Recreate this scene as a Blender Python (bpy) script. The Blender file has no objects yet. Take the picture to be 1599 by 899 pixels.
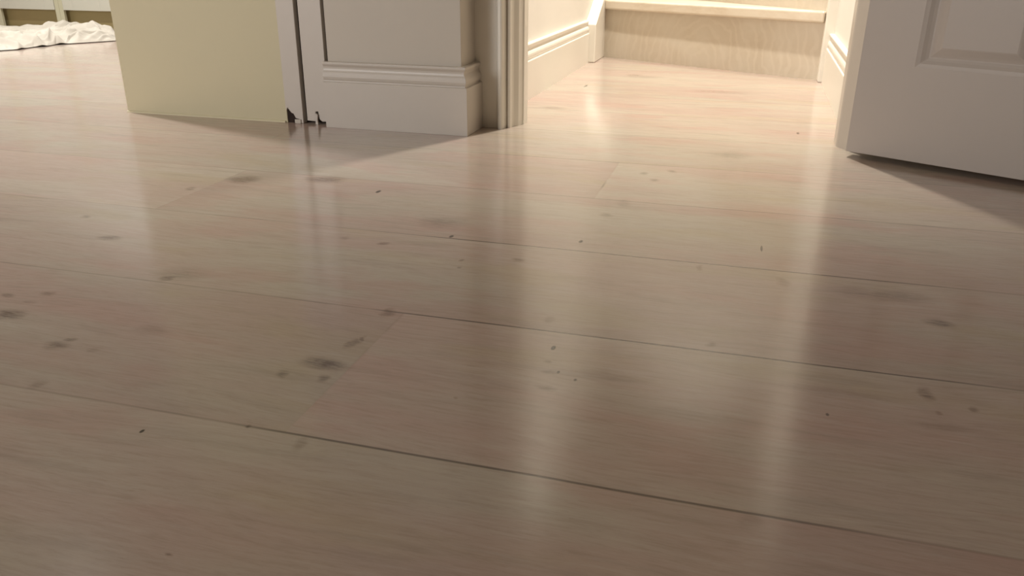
import bpy, bmesh, math, random
from mathutils import Vector, Matrix, noise

# everything below is measured in units of the camera height; U turns it into metres
U = 0.4
sc = bpy.context.scene
COL = sc.collection

# ------------------------------------------------------------------ camera
cam_d = bpy.data.cameras.new('camera')
cam = bpy.data.objects.new('camera', cam_d); COL.objects.link(cam)
PITCH, ROLL, YAW, FPX = 0.3923569, 0.0040058, -0.2787825, 1275.52
fw = Vector((math.sin(YAW)*math.cos(PITCH), math.cos(YAW)*math.cos(PITCH), -math.sin(PITCH)))
rt = fw.cross(Vector((0, 0, 1))).normalized(); up = rt.cross(fw)
rt2 = rt*math.cos(ROLL) + up*math.sin(ROLL); up2 = up*math.cos(ROLL) - rt*math.sin(ROLL)
M = Matrix((rt2, up2, -fw)).transposed().to_4x4(); M.translation = Vector((0, 0, U))
cam.matrix_world = M
cam_d.sensor_width = 36; cam_d.lens = FPX/1599*36; cam_d.clip_start = .01; cam_d.clip_end = 60
sc.camera = cam
# ------------------------------------------------------------------ world, lights, exposure
w = bpy.data.worlds.new('world'); sc.world = w; w.use_nodes = True
w.node_tree.nodes['Background'].inputs[0].default_value = (.9, .85, .8, 1)
w.node_tree.nodes['Background'].inputs[1].default_value = .05
vs = sc.view_settings
vs.view_transform = 'Standard'; vs.look = 'None'; vs.exposure = 0; vs.gamma = 1; vs.use_curve_mapping = False

def lamp(name, loc, power, color, radius=.05, kind='POINT', size=None, aim=None, spot=None, spread=None):
    d = bpy.data.lights.new(name, kind); d.energy = power; d.color = color
    if kind == 'AREA':
        d.shape = 'DISK'; d.size = size*U; d.spread = math.radians(spread)
    else:
        d.shadow_soft_size = radius
    if spot: d.spot_size = math.radians(spot[0]); d.spot_blend = spot[1]
    o = bpy.data.objects.new(name, d); COL.objects.link(o); o.location = Vector(loc)*U
    if aim:
        o.rotation_euler = (Vector(aim)-Vector(loc)).to_track_quat('-Z', 'Y').to_euler()
    return o
lamp('hall_downlight', (-.53, 6.54, 5.9), 290, (1, .955, .86), .035, kind='SPOT', spot=(78, 1), aim=(-.53, 6.54, 0))
lamp('stair_downlight', (-.3, 8.6, 5.9), 135, (1, .955, .86), .05, kind='SPOT', spot=(84, .8), aim=(-.3, 8.6, 0))
lamp('kitchen_downlight', (-8.6, 7.4, 5.9), 210, (1, .99, .96), .06, kind='SPOT', spot=(105, .7), aim=(-8.6, 7.4, 0))
lamp('kitchen_downlight', (-6.4, 5.4, 5.9), 240, (1, .99, .97), .06, kind='SPOT', spot=(102, .7), aim=(-6.4, 5.4, 0))
lamp('rear_fill_light', (-6.3, -4.7, 3.0), 50, (1, .98, .97), size=4.5, kind='AREA', aim=(-4.0, 4.5, .6), spread=125)  # added soft fill from the unseen rear left; no window is there

# ------------------------------------------------------------------ helpers
def lin(c):
    c /= 255
    return c/12.92 if c <= .04045 else ((c+.055)/1.055)**2.4
def rgb(r, g, b): return (lin(r), lin(g), lin(b), 1)

class N:
    """small node-graph helper"""
    def __init__(s, name):
        s.m = bpy.data.materials.new(name); s.m.use_nodes = True
        s.t = s.m.node_tree; s.b = s.t.nodes['Principled BSDF']
    def n(s, kind, **kw):
        x = s.t.nodes.new(kind)
        for k, v in kw.items(): setattr(x, k, v)
        return x
    def put(s, sock, v):
        if isinstance(v, bpy.types.NodeSocket): s.t.links.new(v, sock)
        elif v is not None: sock.default_value = v
    def math(s, op, a, b=None, c=None, clamp=False):
        x = s.n('ShaderNodeMath', operation=op, use_clamp=clamp)
        for i, v in enumerate((a, b, c)): s.put(x.inputs[i], v)
        return x.outputs[0]
    def vmath(s, op, a, b=None, out=0):
        x = s.n('ShaderNodeVectorMath', operation=op)
        s.put(x.inputs[0], a); s.put(x.inputs[1], b)
        return x.outputs[out]
    def noise(s, vec, scale, detail=3, rough=.5, dist=0, col=False):
        x = s.n('ShaderNodeTexNoise'); s.put(x.inputs['Vector'], vec)
        x.inputs['Scale'].default_value = scale; x.inputs['Detail'].default_value = detail
        x.inputs['Roughness'].default_value = rough; x.inputs['Distortion'].default_value = dist
        return x.outputs[1 if col else 0]
    def ramp(s, v, a, b, lo=0, hi=1, smooth=False):
        x = s.n('ShaderNodeMapRange', interpolation_type='SMOOTHSTEP' if smooth else 'LINEAR')
        for i, q in enumerate((v, a, b, lo, hi)): s.put(x.inputs[i], q)
        return x.outputs[0]
    def mix(s, f, a, b, mode='MIX'):
        x = s.n('ShaderNodeMix', data_type='RGBA', blend_type=mode)
        s.put(x.inputs[0], f); s.put(x.inputs[6], a); s.put(x.inputs[7], b)
        return x.outputs[2]
    def bump(s, h, strength, dist=.001):
        x = s.n('ShaderNodeBump'); x.inputs['Strength'].default_value = strength
        x.inputs['Distance'].default_value = dist; s.put(x.inputs['Height'], h)
        s.t.links.new(x.outputs[0], s.b.inputs['Normal'])
    def coord(s, scale=(1, 1, 1), loc=(0, 0, 0), kind='Object'):
        c = s.n('ShaderNodeTexCoord'); m = s.n('ShaderNodeMapping')
        m.inputs['Scale'].default_value = scale; m.inputs['Location'].default_value = loc
        s.t.links.new(c.outputs[kind], m.inputs[0]); return m.outputs[0]
    def base(s, col, rough): s.put(s.b.inputs['Base Color'], col); s.put(s.b.inputs['Roughness'], rough)

def paint(name, col, rough=.5, var=.04, bump=.15, scale=14):
    m = N(name); v = m.coord()
    a = m.noise(v, scale*.25, 4, .6); f = m.noise(v, scale*22, 3, .6)
    dark = tuple(c*(1-var*2.2) for c in col[:3])+(1,)
    m.base(m.mix(m.ramp(a, .3, .7), dark, col), m.ramp(a, .3, .7, rough-.05, rough+.05))
    m.bump(f, bump, .0006)
    return m.m

MESH_MATS = {}
def link(name, bm, mat, parent=None, kind=None, smooth=False, bevel=0, label=None):
    bmesh.ops.remove_doubles(bm, verts=bm.verts, dist=1e-6)
    bmesh.ops.recalc_face_normals(bm, faces=bm.faces)
    me = bpy.data.meshes.new(name); bm.to_mesh(me); bm.free()
    if smooth:
        for p in me.polygons: p.use_smooth = True
    me.materials.append(mat)
    o = bpy.data.objects.new(name, me); COL.objects.link(o)
    if parent: o.parent = parent
    if kind: o['kind'] = kind
    if label: o['label'] = label
    if bevel:
        b = o.modifiers.new('bevel', 'BEVEL'); b.width = bevel; b.segments = 3; b.limit_method = 'ANGLE'
        b.angle_limit = math.radians(35); b.harden_normals = False
    return o

def prism(bm, pts, z0, z1):
    """plan polygon (x, y) from z0 to z1"""
    a = [bm.verts.new((x*U, y*U, z0*U)) for x, y in pts]; b = [bm.verts.new((x*U, y*U, z1*U)) for x, y in pts]
    n = len(pts); bm.faces.new(a[::-1]); bm.faces.new(b)
    for i in range(n): bm.faces.new((a[i], a[(i+1) % n], b[(i+1) % n], b[i]))
def slab(bm, pts, y0, y1):
    """front polygon (x, z) from y0 to y1"""
    a = [bm.verts.new((x*U, y0*U, z*U)) for x, z in pts]; b = [bm.verts.new((x*U, y1*U, z*U)) for x, z in pts]
    n = len(pts); bm.faces.new(a); bm.faces.new(b[::-1])
    for i in range(n): bm.faces.new((a[(i+1) % n], a[i], b[i], b[(i+1) % n]))
def sideslab(bm, pts, x0, x1):
    """side polygon (y, z) from x0 to x1"""
    a = [bm.verts.new((x0*U, y*U, z*U)) for y, z in pts]; b = [bm.verts.new((x1*U, y*U, z*U)) for y, z in pts]
    n = len(pts); bm.faces.new(a); bm.faces.new(b[::-1])
    for i in range(n): bm.faces.new((a[(i+1) % n], a[i], b[i], b[(i+1) % n]))
def box(bm, x0, x1, y0, y1, z0, z1): prism(bm, [(x0, y0), (x1, y0), (x1, y1), (x0, y1)], z0, z1)
def sweep(bm, prof, path, side=1):
    """skirting: profile (off, z) swept with mitred corners along a wall line (x, y)"""
    rows = []
    for i, p in enumerate(path):
        p = Vector(p); dirs = []
        if i > 0: dirs.append((p-Vector(path[i-1])).normalized())
        if i < len(path)-1: dirs.append((Vector(path[i+1])-p).normalized())
        ns = [Vector((d.y, -d.x))*side for d in dirs]
        m = ns[0] if len(ns) == 1 else (ns[0]+ns[1])/(1+ns[0].dot(ns[1]))
        rows.append([bm.verts.new(((p.x+m.x*o)*U, (p.y+m.y*o)*U, z*U)) for o, z in prof])
    k = len(prof)
    for r0, r1 in zip(rows, rows[1:]):
        for j in range(k): bm.faces.new((r0[j], r0[(j+1) % k], r1[(j+1) % k], r1[j]))
    bm.faces.new(rows[0]); bm.faces.new(rows[-1][::-1])
def thing(name, label, cat, loc=(0, 0, 0), group=None):
    o = bpy.data.objects.new(name, None); COL.objects.link(o); o.location = Vector(loc)*U
    o.empty_display_size = .1; o['label'] = label; o['category'] = cat
    if group: o['group'] = group
    return o
def struct(name, bm, mat, **kw): return link(name, bm, mat, kind='structure', **kw)

# ------------------------------------------------------------------ materials
KNOTS = [(-2.242, 3.244, 0.0716, 0.0607, 0.6), (-1.878, 3.354, 0.0862, 0.0522, 0.55), (-2.376, 3.03, 0.022, 0.0274, 0.35), (-2.523, 2.556, 0.0197, 0.0141, 0.35), (-2.246, 2.366, 0.0456, 0.0245, 0.5), (-1.77, 2.083, 0.0321, 0.0241, 0.55), (-1.752, 2.125, 0.0853, 0.0595, 0.22), (-2.03, 1.703, 0.0469, 0.033, 0.6), (-2.158, 1.822, 0.0229, 0.0164, 0.4), (-2.046, 1.866, 0.0268, 0.0168, 0.35), (-2.051, 1.796, 0.0262, 0.0119, 0.25), (-1.742, 1.581, 0.0334, 0.0256, 0.42), (-1.729, 1.618, 0.0169, 0.0099, 0.4), (-1.627, 1.582, 0.0165, 0.0158, 0.25), (-1.618, 1.384, 0.0182, 0.0183, 0.3), (-0.993, 1.685, 0.0608, 0.0289, 0.62), (-1.066, 1.602, 0.0171, 0.018, 0.42), (-0.981, 1.814, 0.0152, 0.0323, 0.5), (-0.969, 1.851, 0.0068, 0.0185, 0.45), (-0.951, 1.612, 0.0139, 0.0179, 0.45), (-0.969, 2.032, 0.0183, 0.0343, 0.42), (-1.229, 2.595, 0.0225, 0.0163, 0.55), (-1.404, 2.618, 0.0161, 0.0201, 0.2), (-0.711, 2.575, 0.0236, 0.0184, 0.4), (-0.895, 2.513, 0.0085, 0.012, 0.4), (-0.893, 2.443, 0.0083, 0.0114, 0.4), (-1.12, 2.899, 0.0924, 0.0697, 0.28), (-0.493, 2.116, 0.0162, 0.0261, 0.3), (-0.439, 1.946, 0.0053, 0.0121, 1), (-0.438, 1.86, 0.0113, 0.0105, 0.35), (-0.421, 1.807, 0.0221, 0.01, 0.35), (-0.395, 1.815, 0.0035, 0.0067, 0.8), (-0.4, 1.733, 0.0274, 0.0125, 0.4), (-0.345, 1.787, 0.0037, 0.0059, 0.8), (-0.025, 2.085, 0.0135, 0.0201, 0.42), (0.496, 1.958, 0.0166, 0.034, 0.5), (0.508, 1.871, 0.0087, 0.0094, 0.35), (0.588, 1.91, 0.0102, 0.0097, 0.4), (0.6, 2.422, 0.0396, 0.0292, 0.5), (0.511, 2.605, 0.1065, 0.0446, 0.32), (0.399, 2.609, 0.0667, 0.0566, 0.22), (-0.445, 3.901, 0.0209, 0.0247, 0.35), (-0.389, 3.793, 0.0203, 0.0234, 0.35), (-0.331, 3.988, 0.0211, 0.0255, 0.3), (-0.517, 3.187, 0.0277, 0.026, 0.3), (-0.468, 3.363, 0.0315, 0.057, 0.22), (-0.545, 2.83, 0.0064, 0.0142, 1), (-1.549, 3.235, 0.0082, 0.0192, 0.95), (-1.228, 1.28, 0.0041, 0.0067, 1), (0.101, 2.942, 0.0036, 0.0287, 0.8), (-1.025, 2.747, 0.0069, 0.014, 0.8), (-0.867, 1.335, 0.0134, 0.0269, 0.26), (-1.01, 1.369, 0.0056, 0.0059, 0.6), (-0.903, 0.953, 0.0066, 0.0043, 0.4), (-0.102, 2.679, 0.0084, 0.0248, 0.3), (0.169, 2.626, 0.0201, 0.0351, 0.3), (-0.067, 4.422, 0.1043, 0.0756, 0.22), (0.255, 1.791, 0.0036, 0.006, 0.7), (0.298, 5.116, 0.0073, 0.0271, 0.7), (-1.266, 6.542, 0.0098, 0.0524, 0.7), (-1.297, 5.513, 0.0841, 0.048, 0.28), (-0.982, 7.234, 0.0636, 0.078, 0.28), (0.275, 1.912, 0.182, 0.0202, 0.18), (-0.268, 1.827, 0.0936, 0.0234, 0.2), (-1.562, 1.732, 0.0521, 0.0286, 0.2), (0.514, 1.807, 0.0841, 0.0178, 0.22), (-0.892, 7.182, 0.1574, 0.0768, 0.2), (-0.196, 6.545, 0.2351, 0.0628, 0.22), (0.087, 1.347, 0.0235, 0.0275, 0.18), (-0.599, 1.622, 0.0059, 0.0058, 0.2)]
SEAM0, ROWH = 1.365, .6804
def floor_material():
    m = N('whitewashed_boards')
    co = m.n('ShaderNodeTexCoord').outputs['Object']
    p = m.vmath('MULTIPLY', co, (1/U, 1/U, 1/U))
    sp = m.n('ShaderNodeSeparateXYZ'); m.put(sp.inputs[0], p); x, y = sp.outputs[0], sp.outputs[1]
    wob = m.noise(p, 1.3, 2); ys = m.math('ADD', y, m.ramp(wob, 0, 1, -.006, .006))
    rr = m.math('DIVIDE', m.math('SUBTRACT', ys, SEAM0), ROWH)
    row = m.math('FLOOR', rr); fr = m.math('SUBTRACT', rr, row)
    wn = m.n('ShaderNodeTexWhiteNoise', noise_dimensions='1D'); m.put(wn.inputs['W'], row)
    BL = 4.5
    x0 = m.math('MULTIPLY', wn.outputs[0], BL)
    for k, v in ((-2, 2.6), (-1, 2.2), (0, -.918), (1, -3.2), (2, -2.325), (3, -.6035), (4, 1.9), (5, 1.7), (6, 1.5), (7, 1.9), (8, 2.0), (9, 1.6), (10, 2.0), (11, 1.8)):
        c = m.math('COMPARE', row, float(k), .1)
        x0 = m.math('ADD', m.math('MULTIPLY', x0, m.math('SUBTRACT', 1, c)), m.math('MULTIPLY', c, v))
    bb = m.math('DIVIDE', m.math('SUBTRACT', x, x0), BL)
    brd = m.math('FLOOR', bb); fb = m.math('SUBTRACT', bb, brd)
    idv = m.n('ShaderNodeCombineXYZ'); m.put(idv.inputs[0], row); m.put(idv.inputs[1], brd)
    wn2 = m.n('ShaderNodeTexWhiteNoise', noise_dimensions='3D'); m.put(wn2.inputs['Vector'], idv.outputs[0])
    rnd, rcol = wn2.outputs[0], wn2.outputs[1]
    q = m.vmath('ADD', p, m.vmath('MULTIPLY', rcol, (7, 7, 7)))
    # grain
    warp = m.noise(m.vmath('MULTIPLY', q, (.8, 1.6, 1)), 1.0, 2, .5, col=True)
    qw = m.vmath('ADD', q, m.vmath('MULTIPLY', m.vmath('SUBTRACT', warp, (.5, .5, .5)), (.2, .16, 0)))
    blot = m.noise(m.vmath('MULTIPLY', qw, (.55, 1.7, 1)), 1.5, 3, .55)
    blot2 = m.noise(m.vmath('MULTIPLY', q, (.7, 1.9, 1)), 2.1, 3, .5)
    strk = m.noise(m.vmath('MULTIPLY', qw, (.8, 7.5, 1)), 2.6, 5, .62)
    fine = m.noise(m.vmath('MULTIPLY', qw, (2.4, 26, 1)), 4.0, 4, .7)
    pore = m.noise(m.vmath('MULTIPLY', qw, (5, 60, 1)), 5.0, 2, .6)
    c = m.mix(m.ramp(blot, .36, .66, smooth=True), rgb(188, 166, 153), rgb(189, 177, 161))
    c = m.mix(m.math('MULTIPLY', m.ramp(blot2, .54, .72, smooth=True), .55), c, rgb(184, 168, 142))
    c = m.mix(m.math('MULTIPLY', m.ramp(blot2, .47, .33, smooth=True), .48), c, rgb(190, 157, 145))
    c = m.mix(m.math('MULTIPLY', m.ramp(strk, .52, .76, smooth=True), .42), c, rgb(154, 142, 130))
    c = m.mix(m.math('MULTIPLY', m.ramp(strk, .46, .28, smooth=True), .22), c, rgb(204, 193, 180))
    c = m.mix(m.math('MULTIPLY', m.ramp(fine, .5, .74), .32), c, rgb(140, 122, 106))
    c = m.mix(m.math('MULTIPLY', m.ramp(fine, .47, .26), .22), c, rgb(210, 199, 185))
    c = m.mix(m.math('MULTIPLY', m.ramp(pore, .62, .8), .22), c, rgb(120, 104, 90))
    tone = 0.0                                          # a few boards are paler than their neighbours
    for k, lt, xj, dv in ((0, 'GREATER_THAN', -.918, .03), (0, 'LESS_THAN', -.918, -.03), (2, 'LESS_THAN', -2.325, .07), (2, 'GREATER_THAN', -2.325, -.02), (3, 'GREATER_THAN', -.6035, .03), (3, 'LESS_THAN', -.6035, .0), (1, 'GREATER_THAN', -9, -.02), (-1, 'GREATER_THAN', -9, .025)):
        t = m.math('MULTIPLY', m.math('COMPARE', row, float(k), .1), m.math(lt, x, xj))
        tone = m.math('ADD', tone, m.math('MULTIPLY', t, dv))
    hsv = m.n('ShaderNodeHueSaturation'); m.put(hsv.inputs['Color'], c)
    m.put(hsv.inputs['Value'], m.math('ADD', m.ramp(rnd, 0, 1, .84, .89), tone)); hsv.inputs['Saturation'].default_value = 1.0
    c = hsv.outputs[0]
    # knots, dark specks and mineral streaks, each where it sits in the boards
    wk = m.noise(p, 26, 3, .6, col=True)
    wk2 = m.noise(m.vmath('MULTIPLY', p, (6, 14, 1)), 1.0, 2, .5, col=True)
    pk = m.vmath('ADD', p, m.vmath('MULTIPLY', m.vmath('SUBTRACT', wk, (.5, .5, .5)), (.022, .016, 0)))
    pk = m.vmath('ADD', pk, m.vmath('MULTIPLY', m.vmath('SUBTRACT', wk2, (.5, .5, .5)), (.05, .035, 0)))
    big = None; dots = None
    for kx, ky, ax, ay, s in KNOTS:
        dot = s >= .7
        src = p if dot else pk
        d = m.vmath('MULTIPLY', m.vmath('SUBTRACT', src, (kx, ky, 0)), (1/ax, 1/ay, 0))
        l = m.vmath('LENGTH', d, out=1)
        if dot:
            v = m.ramp(l, 1.5, .6, 0, s, smooth=True)
            dots = v if dots is None else m.math('MAXIMUM', dots, v)
        else:
            v = m.ramp(l, 1.5, .25, 0, min(1, s*1.18), smooth=True)
            big = v if big is None else m.math('MAXIMUM', big, v)
    big = m.math('MULTIPLY', big, m.ramp(m.noise(m.vmath('MULTIPLY', p, (4, 22, 1)), 5, 4, .7), .32, .6, .35, 1.25))
    c = m.mix(big, c, m.mix(m.ramp(blot, .4, .6), rgb(92, 66, 50), rgb(88, 74, 64)))
    c = m.mix(dots, c, rgb(38, 28, 20))
    # seams: long joints darker where the photo shows them open
    dl = m.math('MULTIPLY', m.math('MINIMUM', fr, m.math('SUBTRACT', 1, fr)), ROWH)
    nearest = m.math('FLOOR', m.math('ADD', rr, .5))
    wm = m.noise(m.vmath('MULTIPLY', p, (1, 0, 0)), 2.0, 3, .6)
    op = m.ramp(wm, .35, .65, .12, .45)
    for k, xa, xb, s in ((0, -1.0, .09, .88), (0, -1.75, -1.2, .3), (1, -.95, .45, .95), (2, -1.05, .45, .95),
                         (3, -.95, .4, .5), (4, -1.2, -.4, .5)):
        a = m.math('MULTIPLY', m.ramp(x, xa-.2, xa+.1, smooth=True), m.ramp(x, xb+.45, xb, smooth=True))
        a = m.math('MULTIPLY', a, m.math('COMPARE', nearest, float(k), .1))
        op = m.math('MAXIMUM', op, m.math('MULTIPLY', a, s))
    ln = m.math('MULTIPLY', m.ramp(dl, .0054, .0018, 0, 1), op)
    dx = m.math('MULTIPLY', m.math('MINIMUM', fb, m.math('SUBTRACT', 1, fb)), BL)
    je = m.math('MULTIPLY', m.ramp(dx, .007, .002, 0, 1), m.ramp(m.noise(m.vmath('MULTIPLY', p, (1, 1, 0)), 3.1, 2), .42, .56, .05, .7))
    jr = m.math('MULTIPLY', m.math('COMPARE', row, 3.0, .1), m.ramp(y, 3.72, 3.62, .12, .9))
    je = m.math('MULTIPLY', je, m.math('MAXIMUM', jr, .18))
    seam = m.math('MAXIMUM', ln, je)
    c = m.mix(m.math('MULTIPLY', seam, .82), c, rgb(52, 40, 30))
    m.base(c, m.ramp(blot2, .3, .7, .14, .18))
    m.b.inputs['IOR'].default_value = 1.62
    h = m.math('SUBTRACT', m.math('MULTIPLY', fine, .35), m.math('MULTIPLY', seam, .8))
    h = m.math('SUBTRACT', h, m.math('MULTIPLY', big, .6))
    m.bump(h, .07, .0008)
    return m.m

def wood_material(name, scale_vec, a, b, dark, light, rough=.35):
    m = N(name); v = m.coord(tuple(s/U for s in scale_vec))
    w = m.n('ShaderNodeTexWave', wave_type='RINGS', rings_direction='SPHERICAL')
    m.put(w.inputs['Vector'], v); w.inputs['Scale'].default_value = 3.0; w.inputs['Distortion'].default_value = 9
    w.inputs['Detail'].default_value = 3; w.inputs['Detail Scale'].default_value = 1.2
    n1 = m.noise(v, 2.2, 4, .6, .4)
    n2 = m.noise(m.vmath('MULTIPLY', v, (9, 1, 9)), 2.0, 3)
    c = m.mix(m.ramp(n1, .35, .68, smooth=True), a, b)
    c = m.mix(m.math('MULTIPLY', m.ramp(w.outputs[1], .5, 1, smooth=True), m.ramp(n1, .3, .7, .02, .3)), c, light)
    c = m.mix(m.math('MULTIPLY', m.ramp(n1, .6, .8), .35), c, dark)
    m.base(c, rough); m.bump(n2, .05, .0005)
    return m.m

M_FLOOR = floor_material()
M_WALL = paint('hall_wall_paint', rgb(226, 220, 210), .75, .02)
M_GREY = paint('room_wall_paint', rgb(198, 189, 176), .75, .02)
M_OLIVE = paint('olive_wall_paint', rgb(200, 190, 158), .6, .02)
M_CEIL = paint('ceiling_paint', rgb(225, 220, 210), .85, .02)
M_GLOSS = paint('satin_white_trim', rgb(199, 190, 179), .38, .02, .08)
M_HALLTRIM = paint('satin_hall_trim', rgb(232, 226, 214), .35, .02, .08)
M_DOOR = paint('satin_door_paint', rgb(192, 182, 173), .42, .02, .1)
M_RAW_SHADE = paint('raw_timber_recess_shade', rgb(46, 32, 24), .9, .15, .4)  # raw timber brown, darkened so the shallow gap and hole carry deep shade
M_CAB = paint('cabinet_paint', rgb(182, 176, 150), .45, .02, .05)
M_CABDOOR = paint('cabinet_door_paint', rgb(188, 184, 170), .45, .02, .05)
M_PLINTH = paint('plinth_paint', rgb(160, 144, 100), .5, .04, .05)
M_STONE = paint('worktop_stone', rgb(190, 184, 172), .3, .08, .05)
M_RISER = wood_material('riser_boards', (1.5, 1, 1.1), rgb(204, 193, 176), rgb(198, 185, 166), rgb(178, 163, 143), rgb(222, 212, 196))
M_TREAD = wood_material('tread_boards', (.8, 3, 3), rgb(218, 206, 188), rgb(210, 195, 174), rgb(190, 172, 150), rgb(222, 212, 196), .28)

H = 6.0
# ------------------------------------------------------------------ room shell
bm = bmesh.new(); box(bm, -13.5, 3.6, -5, 11, -.1, 0); struct('floor', bm, M_FLOOR)
bm = bmesh.new(); box(bm, -13.5, 3.6, -5, 11, H, H+.2); struct('ceiling', bm, M_CEIL)
# wall_back: the boxed-out piece between the olive wall and the doorway
bm = bmesh.new(); prism(bm, [(-2.432, 4.5), (-1.592, 4.5), (-1.592, 4.98), (-2.432, 4.98)], 0, H); struct('wall_back', bm, M_GREY, bevel=.0015)
bm = bmesh.new(); prism(bm, [(-3.937, 4.52), (-2.752, 4.52), (-2.752, 4.98), (-3.937, 4.98)], 0, H); struct('wall_olive', bm, M_OLIVE, bevel=.001)
bm = bmesh.new(); box(bm, -2.752, -2.432, 4.575, 4.98, 0, H); box(bm, -2.7515, -2.645, 4.527, 4.575, 0, .10); struct('wall_recess', bm, M_RAW_SHADE)
bm = bmesh.new(); box(bm, .66, 3.6, 4.74, 4.98, 0, H); struct('wall_back_right', bm, M_GREY)
bm = bmesh.new(); box(bm, -1.592, .66, 4.74, 4.98, 5.14, H); struct('wall_over_doorway', bm, M_GREY)
bm = bmesh.new(); box(bm, -1.9, -1.575, 4.98, 10.2, 0, H); struct('wall_hall_left', bm, M_WALL)
bm = bmesh.new(); box(bm, .598, .8, 4.98, 7.36, 0, H); struct('wall_hall_right', bm, M_WALL)
bm = bmesh.new(); box(bm, -1.575, 3.6, 9.6, 9.9, 0, H); struct('wall_stair_back', bm, M_WALL)
bm = bmesh.new(); box(bm, 3.3, 3.6, 4.98, 9.6, 0, H); struct('wall_stair_right', bm, M_WALL)
bm = bmesh.new(); box(bm, -13.5, -1.9, 9.95, 10.2, 0, H); struct('wall_kitchen_back', bm, M_CEIL)
bm = bmesh.new(); box(bm, -13.6, -13.3, -5, 9.95, 0, H); struct('wall_kitchen_left', bm, M_GREY)
bm = bmesh.new(); box(bm, 3.4, 3.6, -5, 4.74, 0, H); struct('wall_right', bm, M_GREY)
bm = bmesh.new(); box(bm, -13.3, 3.4, -5.2, -5, 0, H); struct('wall_front', bm, M_GREY)

# ogee skirting
def skirt_profile(t=.045, top=.386):
    p = [(0, 0), (t, 0), (t, .267), (t-.002, .271), (t-.013, .273), (t-.014, .279), (t-.009, .289), (t-.006, .301), (t-.007, .314),
         (t-.012, .326), (t-.019, .336), (t-.022, .346), (t-.021, .356), (t-.015, .366), (t-.011, .371), (t-.010, .380), (t-.014, top), (0, top)]
    return p
SK = skirt_profile()
bm = bmesh.new(); sweep(bm, SK, [(-2.452, 4.5), (-1.592, 4.5), (-1.592, 4.745)]); struct('baseboard_back', bm, M_GLOSS, bevel=.0006)
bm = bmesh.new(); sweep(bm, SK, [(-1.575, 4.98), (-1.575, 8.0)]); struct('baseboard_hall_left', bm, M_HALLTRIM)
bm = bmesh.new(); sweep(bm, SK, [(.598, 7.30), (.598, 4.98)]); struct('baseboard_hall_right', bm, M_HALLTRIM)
bm = bmesh.new(); sweep(bm, SK, [(.70, 4.74), (3.4, 4.74)]); struct('baseboard_back_right', bm, M_GLOSS)

# two frame boards beside the olive wall, with broken feet
bm = bmesh.new()
slab(bm, [(-2.757, .095), (-2.752, .075), (-2.742, .092), (-2.733, .078), (-2.716, .06), (-2.706, .058), (-2.692, .03), (-2.668, .026), (-2.664, 0),
          (-2.640, 0), (-2.622, 5.0), (-2.748, 5.0)], 4.515, 4.562)
struct('trim_1', bm, M_GLOSS, bevel=.0015)
bm = bmesh.new()
slab(bm, [(-2.618, .018), (-2.560, .016), (-2.556, .075), (-2.540, .078), (-2.534, .03), (-2.515, .016), (-2.462, .02), (-2.466, .3), (-2.462, 5.0), (-2.602, 5.0)], 4.525, 4.562)
struct('trim_2', bm, M_GLOSS, bevel=.0015)

bm = bmesh.new(); sideslab(bm, [(4.52, 0), (4.510, 0), (4.513, .008), (4.52, .012)], -3.937, -2.765); struct('trim_6', bm, M_OLIVE)

# doorway lining and mouldings
def arc(cx, cy, r, a0, a1, n=5):
    return [(cx+r*math.cos(math.radians(a0+(a1-a0)*i/n)), cy+r*math.sin(math.radians(a0+(a1-a0)*i/n))) for i in range(n+1)]
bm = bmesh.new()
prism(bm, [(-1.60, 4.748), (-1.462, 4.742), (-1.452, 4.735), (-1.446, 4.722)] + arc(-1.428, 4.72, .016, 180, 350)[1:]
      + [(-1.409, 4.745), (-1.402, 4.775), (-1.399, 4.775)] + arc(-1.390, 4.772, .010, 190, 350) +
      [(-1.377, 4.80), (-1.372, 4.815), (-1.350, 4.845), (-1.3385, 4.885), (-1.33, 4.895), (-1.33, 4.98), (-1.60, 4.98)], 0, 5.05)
struct('trim_3', bm, M_HALLTRIM)  # paler trim colour makes up for light missing on this recessed casing
bm = bmesh.new()
prism(bm, [(.49, 4.98), (.487, 4.81), (.492, 4.797), (.538, 4.712), (.548, 4.705), (.64, 4.705), (.66, 4.715), (.70, 4.725), (.70, 4.74), (.66, 4.74), (.66, 4.98)], 0, 5.05)
struct('trim_4', bm, M_GLOSS)
bm = bmesh.new(); box(bm, -1.60, .70, 4.715, 4.74, 5.05, 5.30); box(bm, -1.592, .66, 4.74, 4.98, 5.05, 5.14); struct('trim_5', bm, M_GLOSS, bevel=.002)

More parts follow.
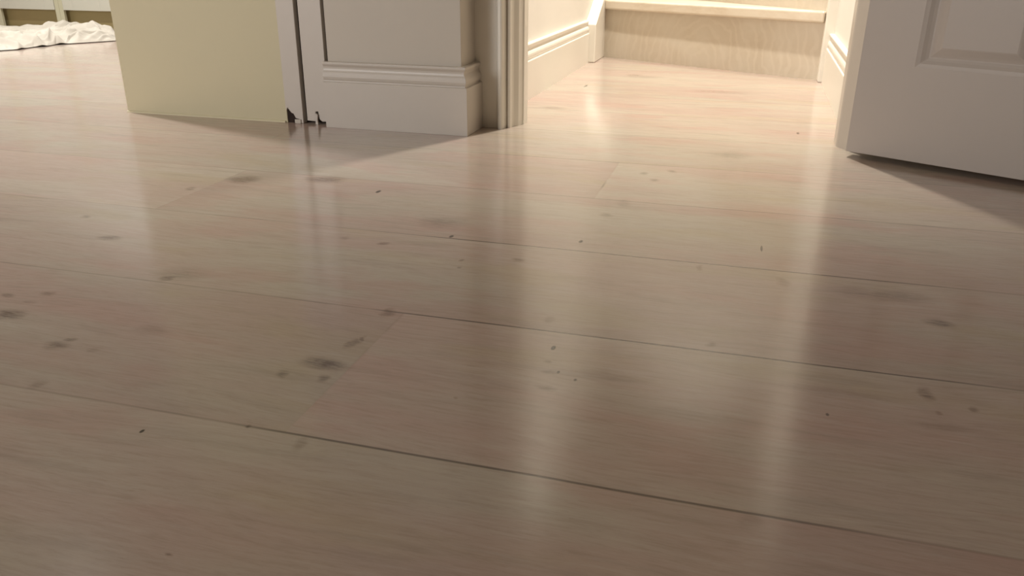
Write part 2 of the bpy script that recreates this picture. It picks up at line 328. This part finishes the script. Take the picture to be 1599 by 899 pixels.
# ------------------------------------------------------------------ panelled door standing open
def make_door():
    ang = math.radians(-28.56); W, Z0, Z1, T = 1.86, .03, 4.98, .09
    A = Vector((.5134, 4.563)); d = Vector((math.cos(ang), math.sin(ang))); nb = Vector((-d.y, d.x))  # nb points away from camera
    us = [(.268, .80), (1.06, 1.592)]; zs = [(.483, 2.0), (2.42, 4.62)]
    bm = bmesh.new()
    def v(u, z, dep): q = A+d*u+nb*dep; return bm.verts.new((q.x*U, q.y*U, z*U))
    U_ = [0]+[k for p in us for k in p]+[W]; Z_ = [Z0]+[k for p in zs for k in p]+[Z1]
    for face in (0, 1):
        D = (lambda t: t) if face == 0 else (lambda t: T-t)
        g = [[v(u, z, D(0)) for z in Z_] for u in U_]
        for i in range(len(U_)-1):
            for j in range(len(Z_)-1):
                if i in (1, 3) and j in (1, 3):
                    # moulded panel: slope in, small flat, slope back out to a raised field
                    rings = [[g[i][j], g[i+1][j], g[i+1][j+1], g[i][j+1]]]
                    for ins, dep in ((.006, .002), (.020, .006), (.036, .016), (.050, .022), (.056, .022), (.070, .018), (.100, .006), (.108, .004)):
                        rings.append([v(U_[i]+ins, Z_[j]+ins*.9, D(dep)), v(U_[i+1]-ins, Z_[j]+ins*.9, D(dep)),
                                      v(U_[i+1]-ins, Z_[j+1]-ins*.9, D(dep)), v(U_[i]+ins, Z_[j+1]-ins*.9, D(dep))])
                    for a, b in zip(rings, rings[1:]):
                        for k in range(4): bm.faces.new((a[k], a[(k+1) % 4], b[(k+1) % 4], b[k]))
                    bm.faces.new(rings[-1])
                else:
                    bm.faces.new((g[i][j], g[i+1][j], g[i+1][j+1], g[i][j+1]))
        if face == 0: g0 = g
    nU, nZ = len(U_), len(Z_)
    for i in range(nU-1):
        bm.faces.new((g0[i][0], g0[i+1][0], g[i+1][0], g[i][0])); bm.faces.new((g0[i][-1], g0[i+1][-1], g[i+1][-1], g[i][-1]))
    for j in range(nZ-1):
        bm.faces.new((g0[0][j], g0[0][j+1], g[0][j+1], g[0][j])); bm.faces.new((g0[-1][j], g0[-1][j+1], g[-1][j+1], g[-1][j]))
    o = struct('door_1', bm, M_DOOR, bevel=.0012)
    o['label'] = 'white moulded panel door standing open at the right of the doorway'
    # latch-side lever handle (the door stands open to the right, so this is beyond the frame)
    q = A+d*(W-.16)
    hm = bmesh.new()
    def tube(p0, p1, r):
        p0, p1 = Vector(p0), Vector(p1); ax = (p1-p0).normalized(); s = ax.orthogonal().normalized(); t = ax.cross(s)
        R = [[hm.verts.new((p+(s*math.cos(a)+t*math.sin(a))*r)*U) for a in [k*math.pi/6 for k in range(12)]] for p in (p0, p1)]
        for k in range(12): hm.faces.new((R[0][k], R[0][(k+1) % 12], R[1][(k+1) % 12], R[1][k]))
        hm.faces.new(R[0]); hm.faces.new(R[1])
    c = Vector((q.x, q.y, 2.5)); n3 = Vector((nb.x, nb.y, 0)); d3 = Vector((d.x, d.y, 0))
    tube(c, c-n3*.02, .065); tube(c-n3*.02, c-n3*.13, .022); tube(c-n3*.12+d3*.01, c-n3*.12-d3*.28, .022)
    hmt = N('brushed_steel'); hmt.base((.6, .58, .55, 1), .3); hmt.b.inputs['Metallic'].default_value = 1
    link('door_handle', hm, hmt.m, parent=o)
make_door()

# ------------------------------------------------------------------ winder stairs at the end of the hall
def make_stairs():
    st = thing('staircase', 'whitewashed winder stairs turning right at the end of the bright hallway', 'stairs', (-.45, 8.0, 0))
    X0, X1, Y1 = -1.47, 3.3, 9.6
    PV = Vector((.535, 7.42))
    def hit(a):
        d = Vector((math.cos(math.radians(a)), math.sin(math.radians(a)))); ts = []
        if d.x < -1e-6: ts.append((X0-PV.x)/d.x)
        if d.y > 1e-6: ts.append((Y1-PV.y)/d.y)
        return PV+d*min(ts)
    A = [152.17, 131.2, 110.5, 90.0]
    loc = Vector((-.45, 8.0, 0))
    def off(pts): return [(p[0]-loc.x, p[1]-loc.y) for p in pts]
    RISE = .55; NOSE = .065; TH = .088
    for i, a in enumerate(A):
        p1 = hit(a); d = (p1-PV).normalized(); nrm = Vector((d.y, -d.x))
        if nrm.y > 0 and i == 0: nrm = -nrm
        if nrm.dot(Vector((-math.cos(math.radians(a-90)), -math.sin(math.radians(a-90))))) < 0: nrm = -nrm
        nrm = Vector((math.cos(math.radians(a+90)), math.sin(math.radians(a+90))))   # towards the lower step
        z0, z1 = i*RISE, (i+1)*RISE
        bm = bmesh.new(); q0, q1 = PV, p1
        back = -nrm*.05
        prism(bm, off([q0, q1, q1+back, q0+back]), z0, z1-TH)
        link('riser', bm, M_RISER, parent=st, label='lowest riser with wavy whitewashed grain' if i == 0 else None)
        # tread polygon out to the next riser
        if i < len(A)-1:
            p2 = hit(A[i+1]); pts = [q0+nrm*NOSE, q1+nrm*NOSE]
            pts.append(q1)
            if abs(p1.x-X0) < .01 and abs(p2.y-Y1) < .01: pts.append(Vector((X0, Y1)))
            pts += [p2-Vector((p2-PV)).normalized().orthogonal()*0, PV+Vector((0, .02))]
        else:
            pts = [q0+nrm*NOSE, q1+nrm*NOSE, Vector((PV.x+.62, Y1)), Vector((PV.x+.62, PV.y))]
        pts = [Vector((max(min(p.x, X1), X0), min(p.y, Y1))) for p in pts]
        bm = bmesh.new(); prism(bm, off(pts), z1-TH, z1)
        link('tread', bm, M_TREAD, parent=st, bevel=.006, label='pale bullnosed tread of the lowest step' if i == 0 else None)
    # straight steps going on to the right
    for i in range(4, 8):
        x = PV.x+.62*(i-3); z0, z1 = i*RISE, (i+1)*RISE
        bm = bmesh.new(); prism(bm, off([(x, PV.y), (x+.05, PV.y), (x+.05, Y1), (x, Y1)]), z0, z1-TH); link('riser', bm, M_RISER, parent=st)
        bm = bmesh.new(); prism(bm, off([(x-NOSE, PV.y), (min(x+.62, X1), PV.y), (min(x+.62, X1), Y1), (x-NOSE, Y1)]), z1-TH, z1); link('tread', bm, M_TREAD, parent=st, bevel=.006)
    # wall string on the left, rising from the skirting
    bm = bmesh.new()
    pr = [(7.985, 0), (9.6, 0), (9.6, 1.25), (7.985, .352)]
    a = [(y-loc.y, z) for y, z in pr]
    sideslab(bm, a, -1.575-loc.x, -1.47-loc.x)
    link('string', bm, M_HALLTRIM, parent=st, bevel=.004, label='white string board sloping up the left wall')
    bm = bmesh.new(); box(bm, .522-loc.x, .80-loc.x, 7.30-loc.y, 7.46-loc.y, 0, H-.02)
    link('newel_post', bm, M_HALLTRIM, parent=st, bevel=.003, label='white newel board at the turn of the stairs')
make_stairs()
bm = bmesh.new(); box(bm, .80, 3.3, 7.30, 7.36, 0, H); struct('wall_stair_side', bm, M_WALL)

# ------------------------------------------------------------------ kitchen units
def make_unit(x0, x1, label):
    t = thing('kitchen_cabinet', label, 'cabinet', ((x0+x1)/2, 9.35, 0), 'kitchen base units')
    lx = (x0+x1)/2; a, b = x0-lx, x1-lx; L = .066
    bm = bmesh.new(); box(bm, a, b, .04, .59, .236, 2.15)
    link('body', bm, M_CAB, parent=t)
    bm = bmesh.new()                                    # face frame whose stiles run down as feet
    box(bm, a, a+L, 0, .04, 0, 2.15); box(bm, b-L, b, 0, .04, 0, 2.15)
    box(bm, a+L, b-L, 0, .04, 2.09, 2.15)
    link('face_frame', bm, M_CAB, parent=t, bevel=.0015)
    bm = bmesh.new()                                    # shaker door
    c, d, z0, z1, f = a+L+.004, b-L-.004, .238, 2.084, .16
    box(bm, c, c+f, -.004, .036, z0, z1); box(bm, d-f, d, -.004, .036, z0, z1)
    box(bm, c+f, d-f, -.004, .036, z0, z0+f); box(bm, c+f, d-f, -.004, .036, z1-f, z1)
    box(bm, c+f-.001, d-f+.001, .012, .03, z0+f-.001, z1-f+.001)
    dr = link('door', bm, M_CABDOOR, parent=t, bevel=.001)
    bm = bmesh.new(); bmesh.ops.create_uvsphere(bm, u_segments=16, v_segments=10, radius=.036*U, matrix=Matrix.Translation(Vector((d-.08, -.045, z1-.25))*U))
    kmt = bpy.data.materials.get('knob_metal')
    if not kmt:
        k = N('knob_metal'); k.base((.45, .42, .38, 1), .35); k.b.inputs['Metallic'].default_value = 1; kmt = k.m
    link('knob', bm, kmt, parent=dr, smooth=True)
    bm = bmesh.new(); box(bm, a, b, .107, .14, 0, .236)
    link('plinth', bm, M_PLINTH, parent=t, label='recessed olive plinth board')
    return t
make_unit(-11.05, -10.01, 'painted kitchen base unit by the far left end of the run')
make_unit(-10.008, -8.962, 'painted kitchen base unit behind the left half of the rumpled cloth')
make_unit(-8.960, -8.066, 'painted kitchen base unit behind the cloth, nearest the olive wall')
bm = bmesh.new(); box(bm, -11.07, -8.02, 9.28, 9.95, 2.152, 2.25)
o = link('worktop', bm, M_STONE, bevel=.002); o['label'] = 'pale stone worktop running over the kitchen base units'; o['category'] = 'worktop'

# ------------------------------------------------------------------ rumpled dust cloth on the kitchen floor
def make_cloth():
    NU, NV = 150, 90
    near = [(-9.6, 5.9), (-8.3, 6.55), (-7.75, 6.86), (-7.59, 7.02), (-7.50, 7.16), (-7.53, 7.40), (-7.47, 7.52), (-7.50, 7.68), (-7.42, 7.80), (-7.30, 7.98), (-7.16, 8.22)]
    far = [(-10.3, 8.3), (-9.9, 8.8), (-9.55, 9.2), (-9.35, 9.25), (-9.1, 9.27), (-8.8, 9.24), (-8.5, 9.26), (-8.15, 9.18), (-7.95, 9.1), (-7.75, 8.9), (-7.56, 8.7)]
    def pick(L, t):
        t *= len(L)-1; i = min(int(t), len(L)-2); f = t-i
        return L[i][0]*(1-f)+L[i+1][0]*f, L[i][1]*(1-f)+L[i+1][1]*f
    bm = bmesh.new(); G = []
    for i in range(NU+1):
        u = i/NU; nx, ny = pick(near, u); fx, fy = pick(far, u); row = []
        for j in range(NV+1):
            v = j/NV; x = nx*(1-v)+fx*v; y = ny*(1-v)+fy*v
            P = Vector((x*1.7, y*1.1, 0))
            wv = noise.noise_vector(P*1.1)
            r1 = 1-abs(noise.noise(Vector((x*2.3+wv.x*.9, y*.9+wv.y*.9, 3.1))))*2.2
            r2 = 1-abs(noise.noise(Vector((x*1.2+wv.y*.7, y*3.1+wv.x*.7, 9.2))))*2.4
            r3 = noise.noise(P*5.0+wv)
            r4 = 1-abs(noise.noise(Vector((x*4.5+wv.y*1.5, y*3.0+wv.x*1.5, 5.5))))*2.6
            e = min(v, 1-v, u*1.2, (1-u)*1.2)
            edge = min(1, e/.10); soft = min(1, e/.03)
            h = .012+edge*(.055*max(0, r1)**1.6+.05*max(0, r2)**2+.03*abs(r3)+.075*max(0, r4)**3)*(1-.45*v)
            # tall heap against the plinth
            h += .075*math.exp(-(((x+8.62)/.24)**2+((y-8.95)/.22)**2))*(.7+.3*r3)
            h += .04*math.exp(-(((x+8.1)/.4)**2+((y-8.9)/.3)**2))*(.8+.5*r3)
            # narrow upstanding pleats at the near edge
            for px, py in ((-7.66, 7.25), (-7.57, 7.50), (-7.52, 7.74)):
                dd = (x-px)*.25+(y-py)*.97
                al = (x-px)*.97-(y-py)*.25
                h += .075*math.exp(-(dd/.04)**2-(al/.28)**2)
            h = max(h, .006)*(.15+.85*soft)
            x += .05*wv.x*edge; y += .05*wv.y*edge
            row.append(bm.verts.new(((x+8.4)*U, (y-8.0)*U, (h+.004)*U)))
        G.append(row)
    for i in range(NU):
        for j in range(NV): bm.faces.new((G[i][j], G[i+1][j], G[i+1][j+1], G[i][j+1]))
    m = N('white_cotton'); v = m.coord()
    n1 = m.noise(v, 7, 3); n2 = m.noise(v, 260, 2)
    m.base(m.mix(m.ramp(n1, .35, .7), rgb(172, 164, 150), rgb(192, 184, 170)), .9); m.bump(n2, .3, .0006)
    m.b.inputs['Sheen Weight'].default_value = .2
    o = link('dust_cloth', bm, m.m, smooth=True)
    o.location = Vector((-8.4, 8.0, 0))*U
    s = o.modifiers.new('thick', 'SOLIDIFY'); s.thickness = .0016; s.offset = 1
    s = o.modifiers.new('sub', 'SUBSURF'); s.levels = 1; s.render_levels = 1
    o['label'] = 'rumpled white cotton dust cloth heaped on the floor before the kitchen units'; o['category'] = 'cloth'
make_cloth()

# splinter standing in the broken foot of the frame board
bm = bmesh.new(); slab(bm, [(-2.556, 0), (-2.538, 0), (-2.541, .03), (-2.538, .060), (-2.552, .068), (-2.555, .03)], 4.512, 4.524)
o = link('wood_splinter', bm, M_GLOSS, bevel=.0005); o['label'] = 'tiny splinter of painted wood upright at the foot of the frame board'; o['category'] = 'splinter'
bm = bmesh.new(); prism(bm, [(-2.70, 4.515), (-2.690, 4.505), (-2.655, 4.508), (-2.650, 4.53), (-2.672, 4.545)], 0, .024)
bmesh.ops.translate(bm, verts=bm.verts, vec=(0, 0, 0))
o = link('plaster_chip', bm, M_GREY, bevel=.001); o['label'] = 'small pale chip of plaster lying in the broken corner'; o['category'] = 'debris'
